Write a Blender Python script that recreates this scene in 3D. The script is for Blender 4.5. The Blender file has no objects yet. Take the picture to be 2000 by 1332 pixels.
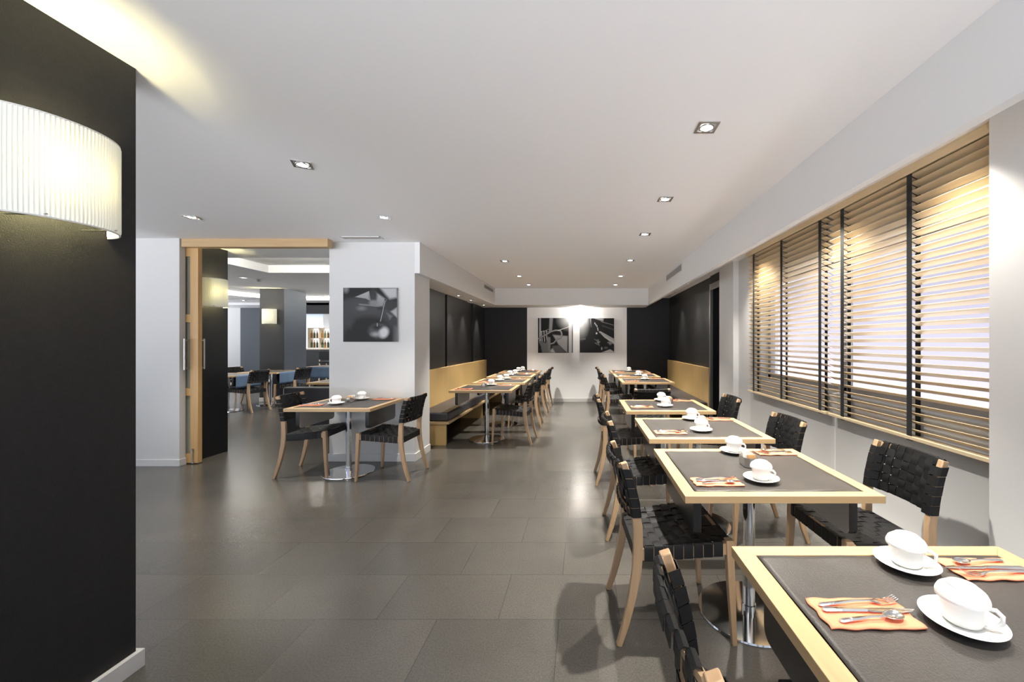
import bpy, math, random
import numpy as np
from mathutils import Vector, Matrix
R = math.radians
PI = math.pi
random.seed(7)
S = bpy.context.scene
C = S.collection

# ------------------------------------------------------------------ camera
CZ = 1.41            # camera height
cam_d = bpy.data.cameras.new('camera'); cam = bpy.data.objects.new('camera', cam_d); C.objects.link(cam)
cam.location = (0, 0, CZ); cam.rotation_euler = (R(90), 0, 0)
cam_d.sensor_width = 36; cam_d.lens = 780/2000*36
cam_d.shift_x = -138/2000; cam_d.shift_y = 2/2000
cam_d.clip_start = .05; cam_d.clip_end = 200
S.camera = cam
# ------------------------------------------------------------------ view
S.view_settings.view_transform = 'Standard'; S.view_settings.look = 'None'
S.view_settings.exposure = 0.4; S.view_settings.gamma = 1; S.view_settings.use_curve_mapping = False
# ------------------------------------------------------------------ daylight
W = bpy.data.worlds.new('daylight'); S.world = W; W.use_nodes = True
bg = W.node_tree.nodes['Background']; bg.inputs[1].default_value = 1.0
_t = W.node_tree; _tc = _t.nodes.new('ShaderNodeTexCoord'); _sx = _t.nodes.new('ShaderNodeSeparateXYZ'); _cr = _t.nodes.new('ShaderNodeValToRGB')   # dim sky above, bright lower half added to light the ceiling
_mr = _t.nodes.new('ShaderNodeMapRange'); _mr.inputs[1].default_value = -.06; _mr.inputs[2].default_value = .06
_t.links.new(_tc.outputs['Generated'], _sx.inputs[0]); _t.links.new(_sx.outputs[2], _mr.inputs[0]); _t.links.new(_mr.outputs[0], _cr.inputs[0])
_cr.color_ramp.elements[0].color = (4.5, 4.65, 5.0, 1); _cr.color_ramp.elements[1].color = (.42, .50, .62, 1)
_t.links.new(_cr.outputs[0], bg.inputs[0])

# ------------------------------------------------------------------ dimensions
ZC = 2.59            # ceiling
ZS = 2.223           # soffit
ZR = 2.45            # ceiling of the window recess
YE = 9.45            # end wall

# ------------------------------------------------------------------ materials
MAT = {}
def nt(name):
    m = bpy.data.materials.new(name); m.use_nodes = True; MAT[name] = m
    return m, m.node_tree, m.node_tree.nodes['Principled BSDF']
def mat(name, col, rough=.5, metal=0, spec=.5, bump=0, bscale=60, var=0, vscale=4, coat=0, emit=None, estr=0):
    m, t, b = nt(name)
    b.inputs['Base Color'].default_value = (*col, 1); b.inputs['Roughness'].default_value = rough
    b.inputs['Metallic'].default_value = metal; b.inputs['Specular IOR Level'].default_value = spec
    b.inputs['Coat Weight'].default_value = coat
    if emit: b.inputs['Emission Color'].default_value = (*emit, 1); b.inputs['Emission Strength'].default_value = estr
    tc = t.nodes.new('ShaderNodeTexCoord')
    if var:
        n = t.nodes.new('ShaderNodeTexNoise'); n.inputs['Scale'].default_value = vscale; n.inputs['Detail'].default_value = 5
        t.links.new(tc.outputs['Object'], n.inputs['Vector'])
        r = t.nodes.new('ShaderNodeMapRange'); r.inputs[1].default_value = .3; r.inputs[2].default_value = .7
        r.inputs[3].default_value = 1-var; r.inputs[4].default_value = 1+var; t.links.new(n.outputs[0], r.inputs[0])
        mx = t.nodes.new('ShaderNodeVectorMath'); mx.operation = 'SCALE'; mx.inputs[0].default_value = col
        t.links.new(r.outputs[0], mx.inputs['Scale']); t.links.new(mx.outputs[0], b.inputs['Base Color'])
    if bump:
        n = t.nodes.new('ShaderNodeTexNoise'); n.inputs['Scale'].default_value = bscale; n.inputs['Detail'].default_value = 4
        t.links.new(tc.outputs['Object'], n.inputs['Vector'])
        bp = t.nodes.new('ShaderNodeBump'); bp.inputs['Strength'].default_value = bump; bp.inputs['Distance'].default_value = .004
        t.links.new(n.outputs[0], bp.inputs['Height']); t.links.new(bp.outputs[0], b.inputs['Normal'])
    return m
def wood(name, c1, c2, rough=.4, axis=0, scale=1.0):
    m, t, b = nt(name)
    tc = t.nodes.new('ShaderNodeTexCoord'); mp = t.nodes.new('ShaderNodeMapping')
    sc = [28*scale]*3; sc[axis] = 1.6*scale; mp.inputs['Scale'].default_value = sc
    t.links.new(tc.outputs['Object'], mp.inputs['Vector'])
    n = t.nodes.new('ShaderNodeTexNoise'); n.inputs['Scale'].default_value = 1.6; n.inputs['Detail'].default_value = 6; n.inputs['Distortion'].default_value = .4
    t.links.new(mp.outputs[0], n.inputs['Vector'])
    cr = t.nodes.new('ShaderNodeValToRGB'); cr.color_ramp.elements[0].position = .3; cr.color_ramp.elements[1].position = .7
    cr.color_ramp.elements[0].color = (*c2, 1); cr.color_ramp.elements[1].color = (*c1, 1)
    t.links.new(n.outputs[0], cr.inputs[0]); t.links.new(cr.outputs[0], b.inputs['Base Color'])
    b.inputs['Roughness'].default_value = rough
    bp = t.nodes.new('ShaderNodeBump'); bp.inputs['Strength'].default_value = .08; bp.inputs['Distance'].default_value = .002
    t.links.new(n.outputs[0], bp.inputs['Height']); t.links.new(bp.outputs[0], b.inputs['Normal'])
    return m
mat('white_paint', (.60, .595, .585), .55, bump=.06, bscale=90, spec=.3)
mat('bulkhead_paint', (.70, .70, .695), .6, bump=.04, bscale=70, spec=.2)
mat('ceiling_paint', (.87, .87, .87), .6, bump=.04, bscale=70, spec=.2)
mat('black_paint', (.012, .012, .0135), .5, bump=.4, bscale=260, var=.15, vscale=40, spec=.34)
mat('slate_paint', (.055, .065, .08), .55, bump=.3, bscale=120, spec=.4)
mat('black_veneer', (.011, .011, .011), .42, spec=.4, var=.25, vscale=9, bump=.1, bscale=30)
wood('oak', (.50, .34, .175), (.43, .285, .14), .38, 0)
wood('oak_y', (.50, .34, .175), (.43, .285, .14), .38, 1)
wood('oak_veneer', (.56, .38, .16), (.51, .34, .135), .42, 2, .35)
wood('door_oak', (.58, .36, .15), (.50, .30, .12), .4, 2)
wood('chair_wood', (.45, .30, .175), (.38, .245, .135), .42, 2)
wood('blind_wood', (.68, .55, .36), (.61, .48, .30), .4, 1)
wood('pale_wood', (.66, .56, .42), (.58, .48, .35), .45, 2)
mat('mat_leather', (.046, .041, .037), .42, bump=.25, bscale=220, var=.12, vscale=6)
mat('webbing', (.006, .006, .0065), .5, bump=.35, bscale=500, spec=.28)
mat('tape', (.010, .012, .013), .8)
mat('cushion', (.035, .034, .040), .36, bump=.15, bscale=40)
mat('chrome', (.80, .80, .80), .10, metal=1)
mat('steel', (.62, .62, .61), .26, metal=1)
mat('brushed', (.45, .45, .45), .35, metal=1)
mat('panel_black', (.014, .013, .012), .28, spec=.5)
mat('panel_grey', (.42, .39, .35), .5)
mat('china', (.88, .87, .84), .16, spec=.5, coat=.3)
mat('napkin', (.84, .28, .15), .85, bump=.25, bscale=300)
mat('paper', (.85, .82, .76), .7)
mat('paper_brown', (.55, .30, .12), .7)
mat('rubber', (.02, .02, .02), .7)
mat('grille', (.30, .28, .25), .5, metal=.4)
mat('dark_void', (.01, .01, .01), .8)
mat('frame_metal', (.34, .33, .33), .5)
mat('facade', (.36, .33, .38), .9)
mat('blue_panel_tint', (.10, .16, .26), .6, bump=.3, bscale=14)  # bluish reflections on the far table panels put into the colour
mat('bottle_glass', (.10, .16, .10), .1, spec=.6)
mat('bottle_amber', (.35, .16, .04), .1, spec=.6)
mat('led_white', (1, 1, 1), .5, emit=(1, .97, .92), estr=14)
mat('lamp_warm', (1, 1, .8), .5, emit=(1, .90, .55), estr=12)
mat('cove_led', (1, 1, 1), .5, emit=(1, .96, .86), estr=70)
mat('shelf_glow', (1, 1, 1), .5, emit=(.92, .96, 1), estr=1.1)
# floor
def floor_mat():
    m, t, b = nt('floor_tile')
    tc = t.nodes.new('ShaderNodeTexCoord'); mp = t.nodes.new('ShaderNodeMapping')
    mp.inputs['Location'].default_value = (.43+.62*40+.31, -.47+.39*40, 0)
    t.links.new(tc.outputs['Object'], mp.inputs['Vector'])
    br = t.nodes.new('ShaderNodeTexBrick'); br.offset = .5; br.squash = 1
    br.inputs['Scale'].default_value = 1; br.inputs['Brick Width'].default_value = .62; br.inputs['Row Height'].default_value = .39
    br.inputs['Mortar Size'].default_value = .0014; br.inputs['Mortar Smooth'].default_value = .3; br.inputs['Bias'].default_value = 0
    br.inputs['Color1'].default_value = (.084, .077, .067, 1); br.inputs['Color2'].default_value = (.067, .063, .056, 1); br.inputs['Mortar'].default_value = (.03, .028, .026, 1)
    t.links.new(mp.outputs[0], br.inputs['Vector'])
    n = t.nodes.new('ShaderNodeTexNoise'); n.inputs['Scale'].default_value = 2.3; n.inputs['Detail'].default_value = 8; n.inputs['Roughness'].default_value = .65
    t.links.new(tc.outputs['Object'], n.inputs['Vector'])
    n2 = t.nodes.new('ShaderNodeTexNoise'); n2.inputs['Scale'].default_value = 130; n2.inputs['Detail'].default_value = 3
    t.links.new(tc.outputs['Object'], n2.inputs['Vector'])
    r = t.nodes.new('ShaderNodeMapRange'); r.inputs[1].default_value = .3; r.inputs[2].default_value = .7; r.inputs[3].default_value = .93; r.inputs[4].default_value = 1.07
    t.links.new(n.outputs[0], r.inputs[0])
    r2 = t.nodes.new('ShaderNodeMapRange'); r2.inputs[1].default_value = .3; r2.inputs[2].default_value = .75; r2.inputs[3].default_value = .85; r2.inputs[4].default_value = 1.25
    t.links.new(n2.outputs[0], r2.inputs[0])
    mu = t.nodes.new('ShaderNodeMath'); mu.operation = 'MULTIPLY'; t.links.new(r.outputs[0], mu.inputs[0]); t.links.new(r2.outputs[0], mu.inputs[1])
    v = t.nodes.new('ShaderNodeVectorMath'); v.operation = 'SCALE'; t.links.new(br.outputs['Color'], v.inputs[0]); t.links.new(mu.outputs[0], v.inputs['Scale'])
    t.links.new(v.outputs[0], b.inputs['Base Color'])
    rr = t.nodes.new('ShaderNodeMapRange'); rr.inputs[3].default_value = .21; rr.inputs[4].default_value = .27; t.links.new(n.outputs[0], rr.inputs[0])
    t.links.new(rr.outputs[0], b.inputs['Roughness']); b.inputs['Specular IOR Level'].default_value = .6
    bp = t.nodes.new('ShaderNodeBump'); bp.inputs['Strength'].default_value = .12; bp.inputs['Distance'].default_value = .002
    t.links.new(n2.outputs[0], bp.inputs['Height']); t.links.new(bp.outputs[0], b.inputs['Normal'])
floor_mat()
def shade_mat():
    m, t, b = nt('shade_fabric'); t.nodes.remove(b)
    o = t.nodes['Material Output']; d = t.nodes.new('ShaderNodeBsdfDiffuse'); tr = t.nodes.new('ShaderNodeBsdfTranslucent'); mx = t.nodes.new('ShaderNodeMixShader')
    d.inputs[0].default_value = (.86, .88, .86, 1); tr.inputs[0].default_value = (.95, .92, .72, 1); mx.inputs[0].default_value = .045
    t.links.new(d.outputs[0], mx.inputs[1]); t.links.new(tr.outputs[0], mx.inputs[2]); t.links.new(mx.outputs[0], o.inputs[0])
shade_mat()
def glass_mat():
    m, t, b = nt('window_glass')
    b.inputs['Base Color'].default_value = (1, 1, 1, 1); b.inputs['Roughness'].default_value = .0; b.inputs['Transmission Weight'].default_value = 1; b.inputs['IOR'].default_value = 1.02
    m2, t2, b2 = nt('door_glass')
    b2.inputs['Base Color'].default_value = (.30, .28, .22, 1); b2.inputs['Roughness'].default_value = .25; b2.inputs['Specular IOR Level'].default_value = .6
glass_mat()
def photo_mat():
    m, t, b = nt('photo_print')
    a = t.nodes.new('ShaderNodeVertexColor'); a.layer_name = 'print'
    t.links.new(a.outputs[0], b.inputs['Base Color']); b.inputs['Roughness'].default_value = .5; b.inputs['Specular IOR Level'].default_value = .2
photo_mat()

# ------------------------------------------------------------------ mesh builder
class MB:
    def __init__(s): s.v = []; s.f = []; s.mi = []; s.m = 0
    def add(s, vs, fs):
        o = len(s.v); s.v += [tuple(v) for v in vs]
        for f in fs: s.f.append([o+i for i in f]); s.mi.append(s.m)
        return s
    def box(s, x0, x1, y0, y1, z0, z1):
        vs = [(x, y, z) for z in (z0, z1) for y in (y0, y1) for x in (x0, x1)]
        return s.add(vs, [(0, 2, 3, 1), (4, 5, 7, 6), (0, 1, 5, 4), (2, 6, 7, 3), (0, 4, 6, 2), (1, 3, 7, 5)])
    def prism(s, pts, z0, z1, ax=2):
        """closed outline pts (a,b) extruded along axis ax"""
        def P(a, b, c):
            return (a, b, c) if ax == 2 else ((c, a, b) if ax == 0 else (a, c, b))
        n = len(pts); vs = [P(a, b, z0) for a, b in pts]+[P(a, b, z1) for a, b in pts]
        fs = [tuple(range(n))[::-1], tuple(range(n, 2*n))]+[(i, (i+1) % n, n+(i+1) % n, n+i) for i in range(n)]
        return s.add(vs, fs)
    def lathe(s, prof, c=(0, 0, 0), n=32, cap=True):
        vs = []; fs = []
        for r, z in prof:
            for i in range(n):
                a = 2*PI*i/n; vs.append((c[0]+r*math.cos(a), c[1]+r*math.sin(a), c[2]+z))
        for k in range(len(prof)-1):
            for i in range(n):
                j = (i+1) % n; fs.append((k*n+i, k*n+j, (k+1)*n+j, (k+1)*n+i))
        if cap: fs.append(tuple(range(n))[::-1]); fs.append(tuple(range((len(prof)-1)*n, len(prof)*n)))
        return s.add(vs, fs)
    def tube(s, path, r, n=8, cap=True):
        """round tube; r a number or list"""
        P = [Vector(p) for p in path]; rs = r if isinstance(r, (list, tuple)) else [r]*len(P)
        vs = []; up = None
        for i, p in enumerate(P):
            d = (P[min(i+1, len(P)-1)]-P[max(i-1, 0)]).normalized()
            if up is None: up = Vector((0, 0, 1)) if abs(d.z) < .9 else Vector((1, 0, 0))
            a = d.cross(up).normalized(); b = a.cross(d).normalized(); up = b
            for k in range(n):
                t = 2*PI*k/n; vs.append(p+a*math.cos(t)*rs[i]+b*math.sin(t)*rs[i])
        fs = [(i*n+k, i*n+(k+1) % n, (i+1)*n+(k+1) % n, (i+1)*n+k) for i in range(len(P)-1) for k in range(n)]
        if cap: fs += [tuple(range(n))[::-1], tuple(range((len(P)-1)*n, len(P)*n))]
        return s.add(vs, fs)
    def bar(s, path, ws, hs, side=(1, 0, 0)):
        """rectangular section sweep: width along `side`, height along side x dir"""
        P = [Vector(p) for p in path]; sd = Vector(side).normalized(); vs = []
        for i, p in enumerate(P):
            d = (P[min(i+1, len(P)-1)]-P[max(i-1, 0)]).normalized(); b = sd.cross(d).normalized()
            w = ws[i] if isinstance(ws, (list, tuple)) else ws; h = hs[i] if isinstance(hs, (list, tuple)) else hs
            vs += [p-sd*w/2-b*h/2, p+sd*w/2-b*h/2, p+sd*w/2+b*h/2, p-sd*w/2+b*h/2]
        fs = [(i*4+k, i*4+(k+1) % 4, (i+1)*4+(k+1) % 4, (i+1)*4+k) for i in range(len(P)-1) for k in range(4)]
        n = (len(P)-1)*4; fs += [(3, 2, 1, 0), (n, n+1, n+2, n+3)]
        return s.add(vs, fs)
    def xf(s, M, start=0):
        for i in range(start, len(s.v)): s.v[i] = tuple(M @ Vector(s.v[i]))
        return s
    def mesh(s, name, mats, smooth=True, ang=38):
        me = bpy.data.meshes.new(name); me.from_pydata(s.v, [], s.f)
        mats = mats if isinstance(mats, (list, tuple)) else [mats]
        for m in mats: me.materials.append(MAT[m])
        if len(mats) > 1: me.polygons.foreach_set('material_index', s.mi)
        me.validate(); me.update()
        import bmesh
        b = bmesh.new(); b.from_mesh(me); bmesh.ops.recalc_face_normals(b, faces=b.faces); b.to_mesh(me); b.free()
        if smooth: me.shade_smooth(); me.set_sharp_from_angle(angle=R(ang))
        return me
    def build(s, name, mats, parent=None, bevel=0, smooth=True, **k):
        o = bpy.data.objects.new(name, s.mesh(name, mats, smooth)); C.objects.link(o)
        if parent: o.parent = parent
        if bevel:
            b = o.modifiers.new('bevel', 'BEVEL'); b.width = bevel; b.segments = 2; b.limit_method = 'ANGLE'; b.angle_limit = R(40); b.harden_normals = False
        return o
def tag(o, label, cat, group=None):
    o['label'] = label; o['category'] = cat
    if group: o['group'] = group
    return o
def thing(name, label, cat, loc=(0, 0, 0), rz=0, group=None):
    o = bpy.data.objects.new(name, None); C.objects.link(o); o.empty_display_size = .1
    o.location = loc; o.rotation_euler = (0, 0, rz)
    return tag(o, label, cat, group)
def struct(name, mb, m, parent=None, bevel=0, smooth=False):
    o = mb.build(name, m, parent, bevel, smooth)
    o['kind'] = 'structure'
    return o
def dup(root, loc, rz=0, label=None, group=None):
    r = root.copy(); C.objects.link(r); r.location = loc; r.rotation_euler = (0, 0, rz)
    if label: r['label'] = label
    if group: r['group'] = group
    for ch in list(root.children):
        c = ch.copy(); C.objects.link(c); c.parent = r
        for g in list(ch.children):
            d = g.copy(); C.objects.link(d); d.parent = c
    return r
def spot(loc, w, ang=80, blend=.6, col=(1, .92, .80), rad=.03, tgt=None, name='downlight_beam', parent=None):
    l = bpy.data.lights.new(name, 'SPOT'); l.energy = w; l.spot_size = R(ang); l.spot_blend = blend; l.color = col; l.shadow_soft_size = rad
    o = bpy.data.objects.new(name, l); C.objects.link(o); o.location = loc
    if tgt:
        d = Vector(tgt)-Vector(loc); o.rotation_euler = d.to_track_quat('-Z', 'Y').to_euler()
    if parent: o.parent = parent
    return o
def point(loc, w, col, rad, name='bulb_glow', parent=None):
    l = bpy.data.lights.new(name, 'POINT'); l.energy = w; l.color = col; l.shadow_soft_size = rad
    o = bpy.data.objects.new(name, l); C.objects.link(o); o.location = loc
    if parent: o.parent = parent
    return o

# ================================================================== SETTING
struct('floor', MB().box(-14, 2.4, -1.6, 15.2, -.1, 0), 'floor_tile')
# main ceiling
c = MB(); c.box(-9.2, 1.52, -1.6, 4.72, ZC, ZC+.15); c.box(-3.0, 1.52, 4.72, YE+.2, ZC, ZC+.15); c.box(-9.2, -3.0, 4.72, 5.16, ZC, ZC+.15)
struct('ceiling', c, 'ceiling_paint')
# left: foreground black wall
struct('wall_foreground_left', MB().box(-2.13, -1.93, -1.6, 1.725, 0, ZC), 'black_paint')
struct('baseboard_foreground_left', MB().box(-2.15, -1.91, -1.6, 1.744, 0, .075), 'white_paint', bevel=.002)
# wall with the sliding door
struct('wall_door_left', MB().box(-9.2, -4.585, 4.54, 4.61, 0, ZC), 'white_paint')
struct('baseboard_door_left', MB().box(-9.2, -4.573, 4.528, 4.61, 0, .075), 'white_paint', bevel=.002)
struct('wall_jamb', MB().box(-9.2, -4.585, 4.68, 5.16, 0, ZC), 'black_paint')
struct('wall_outer_left', MB().box(-9.4, -9.2, 3.0, 5.16, 0, ZC), 'white_paint')
# column between door and bench
struct('wall_column', MB().box(-2.995, -1.985, 4.72, 5.18, 0, ZC), 'white_paint')
struct('baseboard_column', MB().box(-3.008, -1.972, 4.707, 5.18, 0, .09), 'white_paint', bevel=.002)
struct('wall_left', MB().box(-2.995, -2.35, 5.18, YE+.2, 0, ZC), 'black_veneer')
c = MB()
for y0, y1 in ((5.2, 6.72), (6.82, 8.02), (8.44, YE)): c.box(-2.35, -2.315, y0, y1, .3, ZS)
struct('trim_1', c, 'black_veneer')
# bulkheads
c = MB(); c.box(-1.985, -1.925, 4.72, 5.18, ZS, ZC); c.box(-2.35, -1.925, 5.18, YE, ZS, ZC); struct('ceiling_soffit_left', c, 'bulkhead_paint')
c = MB(); c.box(-1.925, 1.44, 8.77, YE, ZS, ZC); struct('ceiling_soffit_end', c, 'bulkhead_paint')
c = MB(); c.box(1.44, 1.49, -1.6, YE, 1.41+.8205, ZC); struct('ceiling_soffit_right', c, 'bulkhead_paint')
c = MB(); c.box(1.49, 2.4, -1.6, YE+.2, ZR, ZC+.15); struct('ceiling_recess_right', c, 'ceiling_paint')
# end wall
struct('wall_end', MB().box(-2.995, 2.4, YE, YE+.2, 0, ZC), 'black_paint')
struct('wall_end_panel', MB().box(-1.31, 1.04, YE-.035, YE, 0, ZS), 'ceiling_paint')
struct('baseboard_end', MB().box(-1.31, 1.04, YE-.047, YE-.035, 0, .085), 'white_paint', bevel=.002)
# right wall
struct('wall_right_bench', MB().box(2.05, 2.25, 6.32, YE, 0, ZR), 'black_veneer')
struct('wall_right_pier', MB().box(1.93, 2.25, 5.12, 5.64, 0, ZR), 'white_paint')
struct('wall_right_pillar', MB().box(1.88, 2.4, -1.6, 1.847, 0, ZR), 'white_paint')
c = MB()
c.box(2.0, 2.2, 1.847, 5.12, 0, 1.0); c.box(2.0, 2.2, 1.847, 5.12, 2.07, ZR); c.box(2.0, 2.2, 4.5, 5.12, 1.0, 2.07); c.box(2.0, 2.2, 1.847, 1.9, 1.0, 2.07)
struct('wall_right_window', c, 'white_paint')
c = MB(); c.box(1.9985, 2.0, 3.158, 3.168, 0, .83); struct('trim_5', c, 'ceiling_paint')
# window
c = MB()
for y in (1.9, 3.16, 4.44): c.box(2.09, 2.14, y, y+.06, 1.0, 2.07)
c.box(2.09, 2.14, 1.9, 4.5, 1.0, 1.05); c.box(2.09, 2.14, 1.9, 4.5, 2.02, 2.07)
w = struct('window_1', c, 'frame_metal')
g = MB().box(2.11, 2.115, 1.95, 4.45, 1.04, 2.03).build('window_pane', 'window_glass', w); g['kind'] = 'structure'
struct('wall_facade', MB().box(6.0, 6.2, -6, 14, -2, 4.2), 'facade')
# black doorway beside the right bench
c = MB(); c.box(2.02, 2.20, 5.64, 6.32, 2.30, ZR)
struct('wall_door_head', c, 'black_paint')
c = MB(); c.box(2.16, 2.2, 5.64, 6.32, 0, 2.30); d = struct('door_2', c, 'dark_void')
c = MB(); c.box(2.005, 2.05, 6.285, 6.32, 0, 2.32); c.box(2.01, 2.04, 5.64, 6.285, 2.23, 2.32)
o = struct('trim_2', c, 'brushed')

# ------------------------------------------------------------------ sliding door and its head beam
struct('trim_3', MB().box(-4.575, -2.905, 4.55, 4.645, 2.495, ZC), 'oak', bevel=.003)
c = MB()
c.box(-4.535, -4.445, 4.615, 4.665, .012, 2.495)
for z0, z1 in ((.012, .115), (.79, .875), (1.64, 1.73), (2.40, 2.495)): c.box(-5.35, -4.535, 4.615, 4.665, z0, z1)
d = struct('door_1', c, 'door_oak')
g = MB().box(-5.35, -4.535, 4.635, 4.645, .1, 2.42).build('glass_panel', 'door_glass', d); g['kind'] = 'structure'
for nm, y, x, sy in (('near', 4.56, -4.545, -1), ('far', 4.72, -4.475, 1)):
    c = MB(); ye = 4.615 if sy < 0 else 4.665
    for z in (1.11, 1.43): c.tube([(x, ye, z), (x, y, z)], .006)
    c.tube([(x, y, 1.09), (x, y, 1.45)], .010, 10)
    h = c.build('door_handle', 'brushed', d); h['kind'] = 'structure'
c = MB(); c.tube([(-4.50, 4.605, .02), (-4.50, 4.605, .16)], .007); c.box(-4.512, -4.488, 4.60, 4.615, .01, .03); c.lathe([(.0, -.012), (.012, -.006), (.012, .008), (0, .014)], (-4.50, 4.605, .17), 12)
h = c.build('floor_bolt', 'steel', d); h['kind'] = 'structure'

# ------------------------------------------------------------------ second room shell
c = MB()
RX0, RX1, RY0, RY1 = -5.35, -3.0, 5.6, 6.8     # rectangular coffer
cx, cy, cr = -7.45, 9.85, 1.45                # round coffer
Z2 = ZC
c.box(-14, -2.995, 5.16, RY0, Z2, Z2+.4); c.box(-14, RX0, RY0, RY1, Z2, Z2+.4); c.box(-14, -2.995, RY1, cy-cr, Z2, Z2+.4)
c.box(-14, cx-cr, cy-cr, cy+cr, Z2, Z2+.4); c.box(cx+cr, -2.995, cy-cr, cy+cr, Z2, Z2+.4); c.box(-14, -2.995, cy+cr, 12.0, Z2, Z2+.4)
c.box(-14, -2.995, 12.0, 15.2, 2.52, 2.9)
n = 64
def sq(a):
    x, y = math.cos(a), math.sin(a); k = cr/max(abs(x), abs(y)); return (cx+x*k, cy+y*k)
inn = [(cx+(cr-.02)*math.cos(2*PI*i/n), cy+(cr-.02)*math.sin(2*PI*i/n)) for i in range(n)]; out = [sq(2*PI*i/n) for i in range(n)]
vs = [(x, y, Z2) for x, y in inn]+[(x, y, Z2) for x, y in out]+[(x, y, Z2+.09) for x, y in inn]
c.add(vs, [(i, (i+1) % n, n+(i+1) % n, n+i) for i in range(n)]+[(i, (i+1) % n, 2*n+(i+1) % n, 2*n+i) for i in range(n)]+[tuple(range(2*n, 3*n))])
c.box(RX0, RX1, RY0, RY1, Z2+.13, Z2+.4)
struct('ceiling_second_room', c, 'ceiling_paint')
struct('wall_second_room_back', MB().box(-14, -11.1, 13.2, 13.4, 0, ZC), 'white_paint')
struct('wall_second_room_dark', MB().box(-11.1, -9.75, 12.95, 13.4, 0, ZC), 'slate_paint')
c = MB(); c.box(-9.75, -2.995, 15.0, 15.2, 0, ZC); struct('wall_bar_back', c, 'white_paint')
c = MB(); c.box(-9.0, -2.995, 12.0, 12.12, 2.26, 2.60); struct('wall_bar_header', c, 'black_paint')
struct('wall_pillar', MB().box(-7.67, -7.10, 9.5, 10.26, 0, ZC+.09), ['slate_paint'])
struct('wall_pillar_face', MB().box(-7.67, -7.10, 9.485, 9.5, 0, ZC+.09), ['black_paint'])
struct('baseboard_pillar', MB().box(-7.68, -7.085, 9.475, 10.28, 0, .09), 'white_paint')

# ================================================================== CEILING FITTINGS
def downlight(loc, rz, label, w=90, glow=True, size=.115, ang=85, tgt=None, soft=.025):
    t = thing('downlight', label, 'ceiling light', loc, rz, 'recessed ceiling downlights')
    a = size/2; b = a*.74; m = MB()
    vs = []; 
    for z, q in ((-.006, a), (-.006, b), (0.0, a), (.0, b)):
        vs += [(-q, -q, z), (q, -q, z), (q, q, z), (-q, q, z)]
    fs = []
    for k in range(4):
        j = (k+1) % 4
        fs += [(k, j, 4+j, 4+k), (k, j, 8+j, 8+k), (4+k, 4+j, 12+j, 12+k)]
    m.add(vs, fs); m.build('frame', 'steel', t)
    m = MB(); m.add([(-b, -b, -.001), (b, -b, -.001), (b, b, -.001), (-b, b, -.001)], [(0, 1, 2, 3)]); m.build('well', 'brushed', t)
    m = MB(); m.lathe([(b*.94, -.003), (b*.94, -.009), (b*.78, -.009), (b*.74, -.005)], n=24, cap=False); m.build('lamp_ring', 'steel', t)
    m = MB(); m.lathe([(b*.76, -.003), (b*.7, -.0065), (b*.3, -.008), (.001, -.008)], n=24, cap=False); m.build('lamp', 'led_white', t)
    p = Vector(loc)+Vector((0, 0, -.03))
    spot(p, w, ang, .75, (1, .95, .86), soft, tgt=tgt)
    return t
DL = [((.68, 2.19), 0, 'square recessed downlight, nearest in the right ceiling row', 150), ((.68, 3.29), 0, 'square recessed downlight, second in the right ceiling row', 110),
      ((.68, 4.36), 0, 'square recessed downlight, third in the right ceiling row', 110), ((.685, 5.75), 0, 'square recessed downlight, fourth in the right ceiling row', 100),
      ((.68, 7.13), 0, 'square recessed downlight, fifth in the right ceiling row', 100), ((.675, 8.2), 0, 'square recessed downlight, last in the right ceiling row by the end wall', 100),
      ((-1.106, 8.2), 0, 'square recessed downlight, last in the left ceiling row by the end wall', 100), ((-1.134, 7.13), 0, 'square recessed downlight, middle of three above the left bench tables', 100),
      ((-1.135, 5.8), 0, 'square recessed downlight, nearest of three above the left bench tables', 110),
      ((-1.86, 2.65), R(25), 'glaring recessed downlight turned askew, nearest on the left of the ceiling', 60), ((-1.876, 3.77), R(25), 'askew recessed downlight in front of the white column', 110),
      ((-3.69, 3.77), R(20), 'askew recessed downlight in front of the sliding door', 90)]
for (x, y), rz, lb, w in DL: downlight((x, y, ZC), rz, lb, w*(2.3 if y < 5 and x > 0 else 1.3 if y < 5 else 2.6))
downlight((.95, .62, ZC), 0, 'square recessed downlight above the foreground table', 170)
t = downlight((-.05, 9.27, ZS), 0, 'small recessed downlight in the soffit between the two end wall photographs', 8, size=.08, ang=165, soft=.02)
point((0, 0, -.03), 20, (1, .94, .84), .015, parent=t)
for i, (x, y, z, s) in enumerate(((-2.16, 6.95, ZS, 'first'), (-2.16, 7.72, ZS, 'second'), (-2.16, 8.72, ZS, 'third'))):
    downlight((x, y, z), 0, 'small recessed downlight, %s in the soffit over the left bench' % s, 90, size=.08, ang=60, soft=.01)
for i, (x, y, z, s) in enumerate(((1.86, 7.1, ZR, 'nearest'), (1.86, 8.2, ZR, 'farther'))):
    downlight((x, y, z), 0, 'small recessed downlight, %s in the recess over the right bench' % s, 90, size=.08, ang=60, soft=.01)
for i, (x, y, z, s) in enumerate(((1.72, 2.05, ZR, 'nearest'), (1.72, 3.0, ZR, 'middle'), (1.72, 4.35, ZR, 'farthest'))):
    downlight((x, y, z), 0, 'small recessed downlight in the recess above the wooden blinds, %s of three' % s, 75, size=.08, ang=110, soft=.015)

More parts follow.
